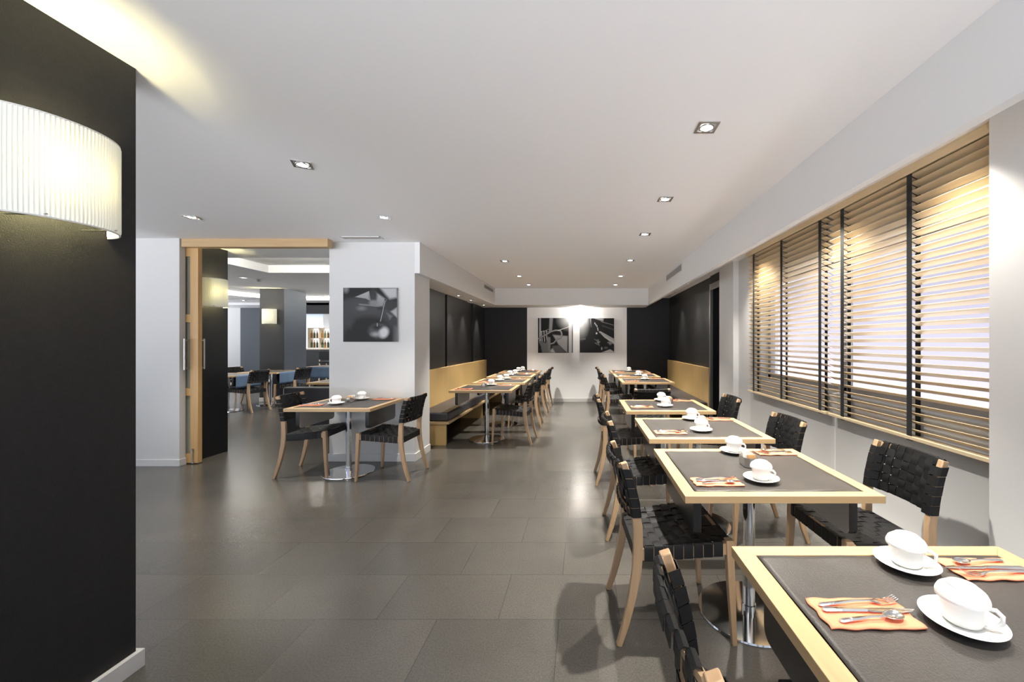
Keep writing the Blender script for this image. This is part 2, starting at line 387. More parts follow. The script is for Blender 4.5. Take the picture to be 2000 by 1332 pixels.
def grille(name_label, x0, x1, y0, y1, z0, z1, face, nsl):
    t = thing('air_grille', name_label, 'air vent', ((x0+x1)/2, (y0+y1)/2, (z0+z1)/2), 0, 'air conditioning grilles')
    hx, hy, hz = (x1-x0)/2, (y1-y0)/2, (z1-z0)/2; m = MB(); f = .008
    if face == 'x':
        m.box(-hx, hx, -hy, hy, hz-f, hz); m.box(-hx, hx, -hy, hy, -hz, -hz+f); m.box(-hx, hx, -hy, -hy+f, -hz, hz); m.box(-hx, hx, hy-f, hy, -hz, hz); m.build('frame', 'white_paint', t)
        m = MB()
        for k in range(nsl):
            z = -hz+f+(2*hz-2*f)*(k+.5)/nsl; m.box(-hx*.8, hx*.8, -hy+f, hy-f, z-.002, z+.002)
        m.build('louvres', 'grille', t); MB().box(-hx*.2, hx*.2, -hy+f, hy-f, -hz+f, hz-f).build('backing', 'frame_metal', t)
    else:
        m.box(-hx, hx, hy-f, hy, -hz, hz); m.box(-hx, hx, -hy, -hy+f, -hz, hz); m.box(-hx, -hx+f, -hy, hy, -hz, hz); m.box(hx-f, hx, -hy, hy, -hz, hz); m.build('frame', 'white_paint', t)
        m = MB()
        for k in range(nsl):
            y = -hy+f+(2*hy-2*f)*(k+.5)/nsl; m.box(-hx+f, hx-f, y-.002, y+.002, -hz*.8, hz*.8)
        m.build('louvres', 'grille', t); MB().box(-hx+f, hx-f, -hy+f, hy-f, -hz*.2, hz*.2).build('backing', 'frame_metal', t)
grille('slotted air grille on the right bulkhead', 1.432, 1.44, 5.79, 6.85, 2.45, 2.55, 'x', 6)
grille('slotted air grille on the left bulkhead', -1.925, -1.917, 7.8, 8.57, 2.47, 2.54, 'x', 5)
grille('long narrow air grille in the ceiling above the column photograph', -2.71, -2.27, 4.46, 4.55, ZC-.008, ZC, 'z', 4)

# ================================================================== WALL LAMPS
def wall_lamp(loc, rz, label, a=.19, b=.155, h=.35, w=22, wu=None):
    """half-oval pleated shade; local +x points away from the wall"""
    t = thing('wall_lamp', label, 'wall lamp', loc, rz, 'pleated fabric wall lamps')
    N = 216; m = MB(); vs = []
    for z in (0, .012, h*.5, h-.012, h):
        for i in range(N+1):
            th = -PI/2+PI*i/N; pl = .0042*(1 if i % 4 in (1, 2) else -1)*(0 if z in (0, h) else 1)
            vs.append(((b+pl)*math.cos(th)+.004, (a+pl)*math.sin(th), z))
    fs = [(k*(N+1)+i, k*(N+1)+i+1, (k+1)*(N+1)+i+1, (k+1)*(N+1)+i) for k in range(4) for i in range(N)]
    m.add(vs, fs); m.build('lamp_shade', 'shade_fabric', t)
    m = MB()
    for z in (.002, h-.002): MB().tube([(b*math.cos(-PI/2+PI*i/24)+.004, a*math.sin(-PI/2+PI*i/24), z) for i in range(25)], .003, 6).build('shade_ring', 'white_paint', t)
    m = MB(); m.box(0, .012, -.05, .05, h*.2, h*.8); m.tube([(.01, -.04, h*.55), (.07, -.04, h*.55)], .012); m.tube([(.01, .04, h*.55), (.07, .04, h*.55)], .012)
    m.tube([(.01, -.1, .01), (b-.01, -.1, .01)], .003); m.tube([(.01, .1, .01), (b-.01, .1, .01)], .003); m.build('bracket', 'steel', t)
    m = MB(); m.lathe([(.004, -.03), (.016, -.02), (.022, 0), (.018, .02), (.006, .032)], (.085, -.04, h*.55), 16); m.lathe([(.004, -.03), (.016, -.02), (.022, 0), (.018, .02), (.006, .032)], (.085, .06, h*.55), 16)
    m.build('bulb', 'lamp_warm', t)
    for yy in (-.04, .06): point((.085, yy, h*.55), w, (1, .86, .42), .03, parent=t)
    return t
wall_lamp((-1.93, 1.43, 1.827), 0, 'large pleated fabric wall lamp on the foreground black wall', w=19)
wall_lamp((-4.585, 4.93, 1.84), 0, 'pleated wall lamp on the black jamb inside the doorway', a=.16, b=.14, w=22)
wall_lamp((-7.42, 9.485, 1.84), R(-90), 'small pleated wall lamp on the far black pillar', a=.16, b=.14, w=22)

# ================================================================== BLINDS
def blind(y0, y1, tapes, label):
    t = thing('wooden_blind', label, 'window blind', (1.93, (y0+y1)/2, .834), 0, 'wooden venetian blinds')
    L = (y1-y0)/2; zt = 1.625   # local headrail top
    MB().box(-.012, .0, -L-.012, L+.012, zt-.06, zt-.004).build('valance', 'blind_wood', t, bevel=.002)
    MB().box(.004, .05, -L, L, zt-.045, zt-.004).build('headrail', 'blind_wood', t)
    MB().box(-.002, .05, -L+.01, L-.01, 0.0, .022).build('bottom_rail', 'blind_wood', t, bevel=.003)
    m = MB(); n = 32; th = R(27); cxx = .026; zz = [.055+(zt-.075-.055)*k/(n-1) for k in range(n)]
    for z in zz:
        hw = .0245
        p = [(cxx-hw*math.cos(th), z+hw*math.sin(th)), (cxx+hw*math.cos(th), z-hw*math.sin(th))]
        nx, nz = math.sin(th)*.0016, math.cos(th)*.0016
        q = [(p[0][0]-nx, p[0][1]-nz), (p[1][0]-nx, p[1][1]-nz), (p[1][0]+nx, p[1][1]+nz), (p[0][0]+nx, p[0][1]+nz)]
        a = [(x, -L+.012, zc) for x, zc in q]+[(x, L-.012, zc) for x, zc in q]
        m.add(a, [(0, 1, 2, 3), (4, 7, 6, 5), (0, 4, 5, 1), (1, 5, 6, 2), (2, 6, 7, 3), (3, 7, 4, 0)])
    m.build('slats', 'blind_wood', t)
    for ty in tapes:
        y = ty-(y0+y1)/2; m = MB()
        m.box(-.0005, .0005, y-.019, y+.019, -.004, zt-.06); m.box(.051, .052, y-.019, y+.019, -.004, zt-.06)
        m.box(-.0005, .052, y-.019, y+.019, -.004, -.003)
        for z in zz:
            a = [(0, z+.012), (.0515, z-.0135)]
            m.add([(a[0][0], y-.004, a[0][1]), (a[1][0], y-.004, a[1][1]), (a[1][0], y+.004, a[1][1]), (a[0][0], y+.004, a[0][1]),
                   (a[0][0], y-.004, a[0][1]-.0015), (a[1][0], y-.004, a[1][1]-.0015), (a[1][0], y+.004, a[1][1]-.0015), (a[0][0], y+.004, a[0][1]-.0015)],
                  [(0, 1, 2, 3), (7, 6, 5, 4), (0, 4, 5, 1), (1, 5, 6, 2), (2, 6, 7, 3), (3, 7, 4, 0)])
        m.build('ladder_tape', 'tape', t)
blind(3.165, 4.68, (3.25, 3.88, 4.51), 'farther wooden venetian blind with black tapes beside the white pier')
blind(1.60, 3.15, (1.75, 2.36, 2.97), 'nearer wooden venetian blind with black tapes beside the right pillar')

# ================================================================== BENCHES
def bench(label, xw, sgn, y0, y1, legs):
    """xw wall face; sgn +1: seat extends toward +x from the wall"""
    t = thing('bench', label, 'bench', (xw, y0, 0), 0); L = y1-y0; X = lambda a: sgn*a
    def bx(m, a0, a1, *r): m.box(min(X(a0), X(a1)), max(X(a0), X(a1)), *r); return m
    bx(MB(), .005, .045, 0, L, .30, .995).build('backrest', 'oak_veneer', t, bevel=.003)
    bx(MB(), .045, .50, 0, L, .29, .325).build('seat_board', 'oak_y', t, bevel=.003)
    bx(MB(), .05, .48, .03, L-.02, .325, .445).build('cushion', 'cushion', t, bevel=.022)
    for ly in legs: bx(MB(), .05, .455, ly-y0, ly-y0+.03, 0, .29).build('leg', 'oak_veneer', t, bevel=.002)
bench('long wooden bench with dark cushion along the left black wall', -2.315, 1, 5.42, YE-.01, (5.44, 7.4, 9.36))
bench('wooden bench with dark cushion along the right black wall', 2.05, -1, 6.36, YE-.01, (6.38, 7.9, 9.36))

# ================================================================== TABLES
TW, TD, TH = .86, .76, .75
def make_table():
    t = thing('dining_table', 'x', 'table')
    a, b = TW/2, TD/2; rw = .055; m = MB()
    # mitred rim
    o = [(-a, -b), (a, -b), (a, b), (-a, b)]; i_ = [(-a+rw, -b+rw), (a-rw, -b+rw), (a-rw, b-rw), (-a+rw, b-rw)]
    for k in range(4):
        j = (k+1) % 4; q = [o[k], o[j], i_[j], i_[k]]; m.m = k % 2
        m.prism(q, TH-.032, TH)
    m.build('rim', ['oak', 'oak_y'], t, bevel=.0015)
    MB().box(-a+rw, a-rw, -b+rw, b-rw, TH-.03, TH-.006).build('core_panel', 'panel_black', t)
    # leather mat, very slightly rippled
    m = MB(); nx, ny = 40, 36; vs = []
    for jy in range(ny+1):
        for ix in range(nx+1):
            x = (-a+rw+.004)+(2*(a-rw-.004))*ix/nx; y = (-b+rw+.004)+(2*(b-rw-.004))*jy/ny
            e = min(ix, nx-ix, jy, ny-jy)/6.0
            vs.append((x, y, TH-.0015+(.0025*max(0, 1-e)*(1+math.sin(x*31+y*17))*.6)))
    m.add(vs, [(j*(nx+1)+i, j*(nx+1)+i+1, (j+1)*(nx+1)+i+1, (j+1)*(nx+1)+i) for j in range(ny) for i in range(nx)])
    o_ = m.build('leather_mat', 'mat_leather', t); s_ = o_.modifiers.new('s', 'SOLIDIFY'); s_.thickness = .0025; s_.offset = -1
    # two side panels under the top, lower corners rounded
    for sx in (-1, 1):
        m = MB(); pts = []; y0, y1, z0, z1, r = -b+.09, b-.10, .534, TH-.03, .035
        pts += [(y0, z1), (y0, z0+r)]+[(y0+r-r*math.cos(k*PI/12), z0+r-r*math.sin(k*PI/12)) for k in range(1, 6)]+[(y0+r, z0), (y1-r, z0)]
        pts += [(y1-r+r*math.sin(k*PI/12), z0+r-r*math.cos(k*PI/12)) for k in range(1, 6)]+[(y1, z0+r), (y1, z1)]
        x0 = sx*(a-.06); m.m = 0; m.prism(pts, min(x0, x0-sx*.036), max(x0, x0-sx*.036), 0)
        x1 = x0-sx*.037
        m.m = 1; m.add([(x1, p, q) for p, q in [(y0+.002 if p == y0 else p, q) for p, q in pts]], [tuple(range(len(pts)))])
        m.build('side_panel', ['panel_black', 'panel_grey'], t)
    m = MB().lathe([(.031, .012), (.031, TH-.045)], n=28); m.lathe([(.036, .012), (.036, .045), (.031, .048)], n=28); m.lathe([(.14, TH-.036), (.14, TH-.03)], n=28)
    m.build('pole', 'chrome', t)
    MB().lathe([(.252, 0), (.255, .004), (.252, .011), (.06, .015), (.03, .016)], n=56).build('base', 'chrome', t)
    return t
table0 = make_table()
# ---- woven chair ----
LEGZ = [0, .10, .22, .34, .44, .54, .66, .76, .846]
LEGY = [-.268, -.235, -.205, -.183, -.176, -.178, -.195, -.217, -.245]
def ly(z): return float(np.interp(z, LEGZ, LEGY))
def make_chair(wd='chair_wood'):
    t = thing('dining_chair', 'x', 'chair')
    for sx in (-1, 1):
        m = MB(); m.bar([(sx*(.200+.012*(1-min(1, z/.45))), ly(z), z) for z in LEGZ], .030, [.026, .032, .038, .044, .046, .044, .038, .034, .030]); m.build('leg', wd, t, bevel=.004)
        m = MB(); m.bar([(sx*.240, .268, 0), (sx*.236, .255, .25), (sx*.232, .245, .49)], [.024, .034, .040], [.024, .032, .036]); m.build('leg', wd, t, bevel=.004)
    def zs(y): return float(np.interp(y, [-.18, .25], [.447, .485]))
    def hw(y): return float(np.interp(y, [-.18, .25], [.200, .236]))
    m = MB()
    for sx in (-1, 1): m.bar([(sx*hw(y), y, zs(y)-.034) for y in (-.18, .04, .25)], .020, .052, side=(1, 0, 0))
    m.bar([(-.236, .245, .452), (.236, .245, .452)], .020, .05, side=(0, 1, 0)); m.bar([(-.2, -.178, .412), (.2, -.178, .412)], .020, .05, side=(0, 1, 0))
    m.build('seat_frame', wd, t)
    # seat weave
    def strap(m, pts, wdir, w, th):
        P = [Vector(p) for p in pts]; wd_ = Vector(wdir).normalized(); vs = []
        for i, p in enumerate(P):
            d = (P[min(i+1, len(P)-1)]-P[max(i-1, 0)])
            if d.length < 1e-6: d = Vector((1, 0, 0))
            nn = wd_.cross(d.normalized()).normalized()
            vs += [p-wd_*w/2-nn*th/2, p+wd_*w/2-nn*th/2, p+wd_*w/2+nn*th/2, p-wd_*w/2+nn*th/2]
        m.add(vs, [(i*4+k, i*4+(k+1) % 4, (i+1)*4+(k+1) % 4, (i+1)*4+k) for i in range(len(P)-1) for k in range(4)])
    m = MB(); ns = 8; nf = 8; A = .0032; y0, y1 = -.150, .215; pw = (y1-y0)/ns
    def sag(u, y): v = (y-y0)/(y1-y0); return -.022*math.sin(PI*u)*(.5+.5*math.sin(PI*min(1, max(0, v))))
    for k in range(ns):
        y = y0+pw*(k+.5); h = hw(y)+.013; z = zs(y); pts = [(-h+.03, y, z-.068), (-h, y, z-.064), (-h, y, z-.004)]
        N = nf*4
        for i in range(N+1):
            u = i/N; pts.append((-h*.985+2*h*.985*u, y, z+.001+sag(u, y)+(A*math.sin(PI*(u*nf+k)) if 0 < i < N else 0)))
        pts += [(h, y, z-.004), (h, y, z-.064), (h-.03, y, z-.068)]
        strap(m, pts, (0, 1, 0), pw-.0035, .003)
    for k in range(nf):
        u = (k+.5)/nf; pts = []; N = ns*4
        X = lambda y: -hw(y)+2*hw(y)*u
        pts = [(X(-.17), -.160, .378), (X(-.18), -.192, .382), (X(-.18), -.192, .442)]
        for i in range(N+1):
            v = i/N; y = -.178+(.256+.178)*v; vv = (y-y0)/pw
            pts.append((X(y), y, zs(y)+.001+sag(u, y)-(A*math.sin(PI*(vv))*(1 if k % 2 == 0 else -1) if 0 < vv < ns else 0)))
        pts += [(X(.25), .260, .482), (X(.25), .260, .420), (X(.25), .235, .416)]
        w = (2*.218)/nf-.0035
        strap(m, pts, (1, 0, 0), w if 0 < k < nf-1 else w*.8, .003)
    m.build('seat', 'webbing', t)
    # back
    m = MB(); nh = 5; nv = 8; z0, z1 = .590, .820; ph = (z1-z0)/nh
    def by(x, z): return ly(z)-.034*(1-(x/.2)**2)
    for k in range(nh):
        z = z0+ph*(k+.5); N = nv*4; pts = [(-.175, ly(z)+.026, z), (-.214, ly(z)+.026, z), (-.222, ly(z)+.02, z), (-.222, ly(z)-.02, z)]
        bk = [(x_, by(x_, z)-.0) for x_ in np.linspace(-.205, .205, N+1)]
        front = []
        for i, (x_, y_) in enumerate(bk):
            front.append((x_, y_+(.0 if abs(x_) > .19 else A*math.sin(PI*(i/N*nv+k))), z))
        # one strap passes the outside of both posts
        pts = [(-.150, by(-.15, z)+.005, z), (-.170, ly(z)+.0235, z), (-.212, ly(z)+.0235, z), (-.2185, ly(z)+.016, z), (-.2185, ly(z)-.016, z), (-.210, ly(z)-.0225, z), (-.185, ly(z)-.0235, z)]
        pts += [p for p in front if abs(p[0]) < .165]
        pts += [(.185, ly(z)-.0235, z), (.210, ly(z)-.0225, z), (.2185, ly(z)-.016, z), (.2185, ly(z)+.016, z), (.212, ly(z)+.0235, z), (.170, ly(z)+.0235, z), (.150, by(.15, z)+.005, z)]
        strap(m, pts, (0, ly(z+.02)-ly(z-.02), .04), ph-.0028, .003)
    for k in range(nv):
        x = -.183+.366*(k+.5)/nv; pts = []; zt = .838
        pts += [(x, by(x, .6)-.021, .618), (x, by(x, .6)-.021, .590), (x, by(x, .6)-.010, .584)]
        for i in range(nh*4+1):
            v = i/(nh*4); z = z0-.004+(zt-z0)*v; kk = (z-z0)/ph
            pts.append((x, by(x, z)-.001-A*math.sin(PI*kk)*(1 if k % 2 == 0 else -1)*(1 if kk < nh else 0), z))
        pts += [(x, by(x, zt)-.004, zt+.006), (x, by(x, zt)-.012, zt+.008), (x, by(x, zt)-.020, zt+.003), (x, by(x, zt)-.021, zt-.030)]
        strap(m, pts, (1, 0, 0), .366/nv-.0015, .003)
    m.build('backrest', 'webbing', t)
    m = MB(); m.bar([(x, by(x, .828)-.011, .826) for x in np.linspace(-.19, .19, 13)], .026, .013, side=(0, -.25, 1)); m.build('top_rail', wd, t); m = MB(); m.bar([(x, by(x, .600)-.011, .602) for x in np.linspace(-.19, .19, 13)], .022, .012, side=(0, -.15, 1))
    m.build('lower_rail', wd, t)
    return t
chair0 = make_chair(); used = {'c': False, 't': False}
def chair(x, y, face, label, group, rot=0, z=0):
    """face: +1 looks to +x, -1 looks to -x, 0 looks to +y"""
    rz = {1: -PI/2, -1: PI/2, 0: 0}[face]+R(rot)
    if not used['c']:
        used['c'] = True; chair0.location = (x, y, z); chair0.rotation_euler = (0, 0, rz); chair0['label'] = label; chair0['group'] = group; return chair0
    return dup(chair0, (x, y, z), rz, label, group)
# ---- tableware prototypes (placed by moving or copying) ----
def proto(fn):
    st = {'o': None}
    def place(loc, rz, label, group):
        if st['o'] is None:
            o = fn(); st['o'] = o; o.location = loc; o.rotation_euler = (0, 0, rz); o['label'] = label; o['group'] = group; return o
        return dup(st['o'], loc, rz, label, group)
    return place
def f_saucer():
    o = MB().lathe([(.034, 0), (.036, .001), (.060, .006), (.079, .016), (.0805, .0175), (.079, .0185), (.058, .010), (.038, .0065), (.001, .0060)], n=48).build('saucer', 'china')
    return tag(o, 'x', 'saucer')
def f_cup():
    t = thing('coffee_cup', 'x', 'cup')
    MB().lathe([(.029, 0), (.033, .001), (.0375, .006), (.0405, .016), (.0420, .035), (.0430, .050), (.0450, .0535), (.0495, .055), (.0495, .060)], n=48).build('body', 'china', t)
    MB().lathe([(.0495, .060), (.0485, .065), (.044, .074), (.036, .0805), (.029, .0835), (.0285, .0865), (.025, .0865), (.024, .0848), (.001, .0845)], n=48).build('upturned_bowl', 'china', t)
    m = MB(); m.tube([(.042, 0, .050), (.056, 0, .053), (.066, 0, .044), (.066, 0, .030), (.058, 0, .016), (.045, 0, .007), (.036, 0, .008)], [.004, .0048, .005, .005, .0048, .0045, .004], 10); m.build('handle', 'china', t)
    return t
def f_napkin():
    m = MB(); nx, ny = 22, 12; vs = []
    for j in range(ny+1):
        for i in range(nx+1):
            x = -.111+.222*i/nx; y = -.054+.108*j/ny; e = 1 if (i in (0, nx) or j in (0, ny)) else 0
            vs.append((x+.003*math.sin(j*1.1), y+.0016*math.sin(i*.9), .0052+.0009*math.sin(i*.7+j*.5)))
    m.add(vs, [(j*(nx+1)+i, j*(nx+1)+i+1, (j+1)*(nx+1)+i+1, (j+1)*(nx+1)+i) for j in range(ny) for i in range(nx)])
    o = m.build('napkin', 'napkin'); s = o.modifiers.new('s', 'SOLIDIFY'); s.thickness = .004; s.offset = -1
    return tag(o, 'x', 'napkin')
def ribbon(m, pts, ws, ths):
    """flat bar along +x: pts (x,y,z), widths along y"""
    vs = []
    for (x, y, z), w, h in zip(pts, ws, ths): vs += [(x, y-w/2, z), (x, y-w/4, z+h), (x, y+w/4, z+h), (x, y+w/2, z), (x, y+w/4, z-h*.3), (x, y-w/4, z-h*.3)]
    n = len(pts); m.add(vs, [(i*6+k, i*6+(k+1) % 6, (i+1)*6+(k+1) % 6, (i+1)*6+k) for i in range(n-1) for k in range(6)]+[tuple(range(6)), tuple(range((n-1)*6, n*6))[::-1]])
HP = [(-.100, 0, .002), (-.095, 0, .003), (-.06, 0, .005), (-.01, 0, .008), (.03, 0, .007)]
HW = [.006, .014, .011, .006, .006]; HT = [.002, .003, .003, .003, .0025]
def f_fork():
    m = MB(); ribbon(m, HP+[(.045, 0, .005), (.055, 0, .004)], HW+[.016, .024], HT+[.0016, .0015])
    for k in range(4):
        y = -.009+.006*k; m.bar([(.054, y, .004), (.075, y, .003), (.095, y*.95, .009), (.102, y*.9, .012)], .0034, .0016, side=(0, 1, 0))
    return tag(m.build('fork', 'chrome'), 'x', 'fork')
def f_knife():
    m = MB(); ribbon(m, [(-.105, 0, .003), (-.10, 0, .003), (-.06, 0, .003), (0, 0, .003)], [.008, .016, .014, .011], [.003, .0045, .0045, .004])
    ribbon(m, [(0, 0, .0035), (.012, .001, .003), (.08, .001, .003), (.105, .003, .003), (.118, .006, .003)], [.009, .017, .018, .012, .002], [.003, .0012, .001, .001, .0006])
    return tag(m.build('knife', 'chrome'), 'x', 'knife')
def f_spoon():
    m = MB(); ribbon(m, [(p[0]*.85, p[1], p[2]) for p in HP], HW, HT)
    vs = []; n = 20
    for k, (s, dz) in enumerate(((1, 0), (.8, -.004), (.45, -.0065), (.02, -.0075))):
        for i in range(n):
            a = 2*PI*i/n; vs.append((.048+.025*s*math.cos(a), .0165*s*math.sin(a)*(1+.15*math.cos(a)), .0098+dz))
    m.add(vs, [(k*n+i, k*n+(i+1) % n, (k+1)*n+(i+1) % n, (k+1)*n+i) for k in range(3) for i in range(n)]+[tuple(range(3*n, 4*n))])
    o = m.build('spoon', 'chrome'); s_ = o.modifiers.new('s', 'SOLIDIFY'); s_.thickness = .0008
    return tag(o, 'x', 'spoon')
def f_caddy():
    a, b, ch = .036, .056, .020; o = [(-a+ch, -b), (a-ch, -b), (a, -b+ch), (a, b-ch), (a-ch, b), (-a+ch, b), (-a, b-ch), (-a, -b+ch)]
    m = MB(); n = 8; k = .965
    vs = [(x, y, 0) for x, y in o]+[(x, y, .048) for x, y in o]+[(x*k, y*k, .048) for x, y in o]+[(x*k, y*k, .003) for x, y in o]
    m.add(vs, [tuple(range(8))[::-1], tuple(range(24, 32))]+[(r*8+i, r*8+(i+1) % 8, (r+1)*8+(i+1) % 8, (r+1)*8+i) for r in range(3) for i in range(8)])
    return tag(m.build('sachet_caddy', 'steel'), 'x', 'caddy')
def f_sachet(mt):
    def f():
        m = MB(); w, h = .021, .062
        vs = [(-w, 0, 0), (w, 0, 0), (w, 0, h), (-w, 0, h), (-w*.8, .0028, .008), (w*.8, .0028, .008), (w*.8, .0028, h-.008), (-w*.8, .0028, h-.008), (-w*.8, -.0028, .008), (w*.8, -.0028, .008), (w*.8, -.0028, h-.008), (-w*.8, -.0028, h-.008)]
        m.add(vs, [(4, 5, 6, 7), (11, 10, 9, 8), (0, 1, 5, 4), (1, 2, 6, 5), (2, 3, 7, 6), (3, 0, 4, 7), (0, 8, 9, 1), (1, 9, 10, 2), (2, 10, 11, 3), (3, 11, 8, 0)])
        return tag(m.build('sugar_sachet', mt), 'x', 'sachet')
    return f
saucer, cup, napkin, fork, knife, spoon, caddy = map(proto, (f_saucer, f_cup, f_napkin, f_fork, f_knife, f_spoon, f_caddy))
sachet_w, sachet_b = proto(f_sachet('paper')), proto(f_sachet('paper_brown'))
def setting(x, y, rz, place, tbl, s=1, jit=0):
    n = napkin((x, y, TH+.0005), rz, 'orange paper napkin at the %s of %s' % (place, tbl), 'orange napkins')
    c_, s_ = math.cos(rz), math.sin(rz)
    def L(dx, dy): return (x+dx*c_-dy*s_, y+dx*s_+dy*c_)
    z = TH+.0068
    fork((*L(.006, .030), z), rz+R(5+jit), 'steel fork on the napkin at the %s of %s' % (place, tbl), 'forks')
    knife((*L(.010, .002), z), rz-R(1-jit), 'steel knife on the napkin at the %s of %s' % (place, tbl), 'knives')
    spoon((*L(.006, -.028), z), rz+R(4-jit), 'steel spoon on the napkin at the %s of %s' % (place, tbl), 'spoons')
def crockery(x, y, hrot, which, tbl):
    saucer((x, y, TH+.0022), 0, 'white saucer on %s, %s of its two' % (tbl, which), 'white saucers')
    cup((x, y, TH+.0088), R(hrot), 'white cup under an upturned bowl on %s, %s of two' % (tbl, which), 'white coffee cups')
ORD = ['first', 'second', 'third', 'fourth', 'fifth', 'sixth', 'seventh', 'eighth', 'ninth']
def table(x, y, tbl, label, lay, cad=None, nsach=6):
    if not used['t']:
        used['t'] = True; t = table0; t.location = (x, y, 0); t['label'] = label; t['group'] = 'square dining tables'
    else: t = dup(table0, (x, y, 0), 0, label, 'square dining tables')
    nl, sb, sa, nr = lay
    if nl: setting(x+nl[0], y+nl[1], 0, 'left side', tbl, jit=random.uniform(-2, 2))
    if sb: crockery(x+sb[0], y+sb[1], 190 if 'column' in tbl else -50, 'nearer', tbl)
    if sa: crockery(x+sa[0], y+sa[1], -38, 'farther', tbl)
    if nr: setting(x+nr[0], y+nr[1], PI, 'right side', tbl, jit=random.uniform(-2, 2))
    if cad:
        cx_, cy_ = x+cad[0], y+cad[1]
        caddy((cx_, cy_, TH+.0022), 0, 'steel sachet caddy on '+tbl, 'steel sachet caddies')
        for k in range(nsach):
            wh = 'frontmost' if k == 0 else 'rearmost' if k == nsach-1 else ORD[k]+' from the front'
            f = sachet_b if k % 3 == 0 else sachet_w; yy = -.042+.084*k/(nsach-1)
            o = f((cx_+random.uniform(-.006, .006), cy_+yy, TH+.006), R(random.uniform(-9, 9)), '%s sachet, %s in the caddy on %s' % ('brown' if k % 3 == 0 else 'white', wh, tbl), '%s sugar sachets on %s' % ('brown' if k % 3 == 0 else 'white', tbl))
            o.rotation_euler[0] = R(random.uniform(-6, 6))
STD = ((-.245, -.20), (-.01, -.155), (.04, .275), (.265, .265)); CAD = (.045, .06)
N1 = 'the cropped foreground table'; N2 = 'the second table from the camera'; N3 = 'the third window table'; N4 = 'the fourth window table'
B1 = 'the nearest right bench table'; B2 = 'the middle right bench table'; B3 = 'the farthest right bench table'
CL = 'the table against the white column'
K = ['the nearest left bench table', 'the second left bench table', 'the third left bench table', 'the farthest left bench table']
table(.911, .912, N1, 'oak-rimmed table with leather mat, cropped at the lower right foreground', ((-.232, .055), (-.026, .020), (.040, .262), (.262, .243)))
table(.869, 2.09, N2, 'oak-rimmed table with dark leather mat, second from the camera by the blinds', ((-.24, -.215), (-.02, -.19), (.032, .29), (.272, .285)), (.019, .05), 8)
table(.882, 3.095, N3, 'oak-rimmed table with dark mat, third from the camera by the blinds', ((-.245, -.19), (-.005, -.14), (.045, .30), (.275, .30)), (.07, .10), 7)
table(.846, 4.19, N4, 'oak-rimmed table with dark mat, fourth on the right, in front of the lone chair', ((-.245, -.14), (-.005, -.11), (.035, .29), (.265, .29)), (.09, .14))
table(1.075, 6.90, B1, 'oak-rimmed table at the near end of the right bench', (STD[0], (.015, .12), None, (.265, .265)))
table(1.055, 7.97, B2, 'oak-rimmed table at the middle of the right bench', (STD[0], (.04, -.1), None, (.265, .265)), (.13, .0))
table(1.045, 8.98, B3, 'oak-rimmed table at the far end of the right bench by the end wall', (STD[0], (.0, .05), None, (.265, .2)))
table(-2.533, 4.33, CL, 'oak-rimmed table standing against the white column', ((-.30, -.16), (-.075, -.10), (.0, .25), (.24, .27)), (-.035, .10))
LY = (5.80, 6.83, 7.93, 8.98)
for i, y in enumerate(LY):
    table(-1.39+(.03 if i == 1 else 0), y, K[i], 'oak-rimmed table at the left bench, %s' % ('nearest of four', 'second of four from the camera', 'third of four from the camera', 'farthest of four')[i],
          ((-.27, -.22), (-.05, -.02) if i else None, (.0, .27), (.24, .27)), (-.06, .10) if i < 3 else None, 5)
GR = 'wooden chairs with woven black webbing'
chair(.465, .875, 1, 'woven black webbing chair at the left of '+N1, GR, 0)
chair(.425, 2.085, 1, 'woven black webbing chair at the left of '+N2, GR, 3)
chair(.44, 3.05, 1, 'woven black webbing chair at the left of '+N3, GR)
chair(.40, 4.14, 1, 'woven black webbing chair at the left of '+N4, GR)
chair(1.465, 2.09, -1, 'woven black webbing chair at the right of '+N2, GR, 2)
chair(1.305, 3.0, -1, 'woven black webbing chair at the right of '+N3, GR, 2)
chair(1.30, 4.14, -1, 'woven black webbing chair at the right of '+N4, GR)
chair(.84, 5.05, 0, 'lone woven chair turned away from the camera behind '+N4, GR)
chair(.61, 6.88, 1, 'woven black webbing chair at the aisle side of '+B1, GR)
chair(.59, 7.95, 1, 'woven black webbing chair at the aisle side of '+B2, GR)
chair(.58, 8.95, 1, 'woven black webbing chair at the aisle side of '+B3, GR)
chair(-2.93, 4.35, 1, 'woven black webbing chair at the left of '+CL, GR, 4)
chair(-2.01, 4.26, -1, 'woven black webbing chair at the right of '+CL, GR, -3)
for i, y in enumerate((5.70, 6.79, 7.87, 8.93)): chair(-.955, y, -1, 'woven black webbing chair at the aisle side of '+K[i], GR, (-4, 2, 0, -2)[i])

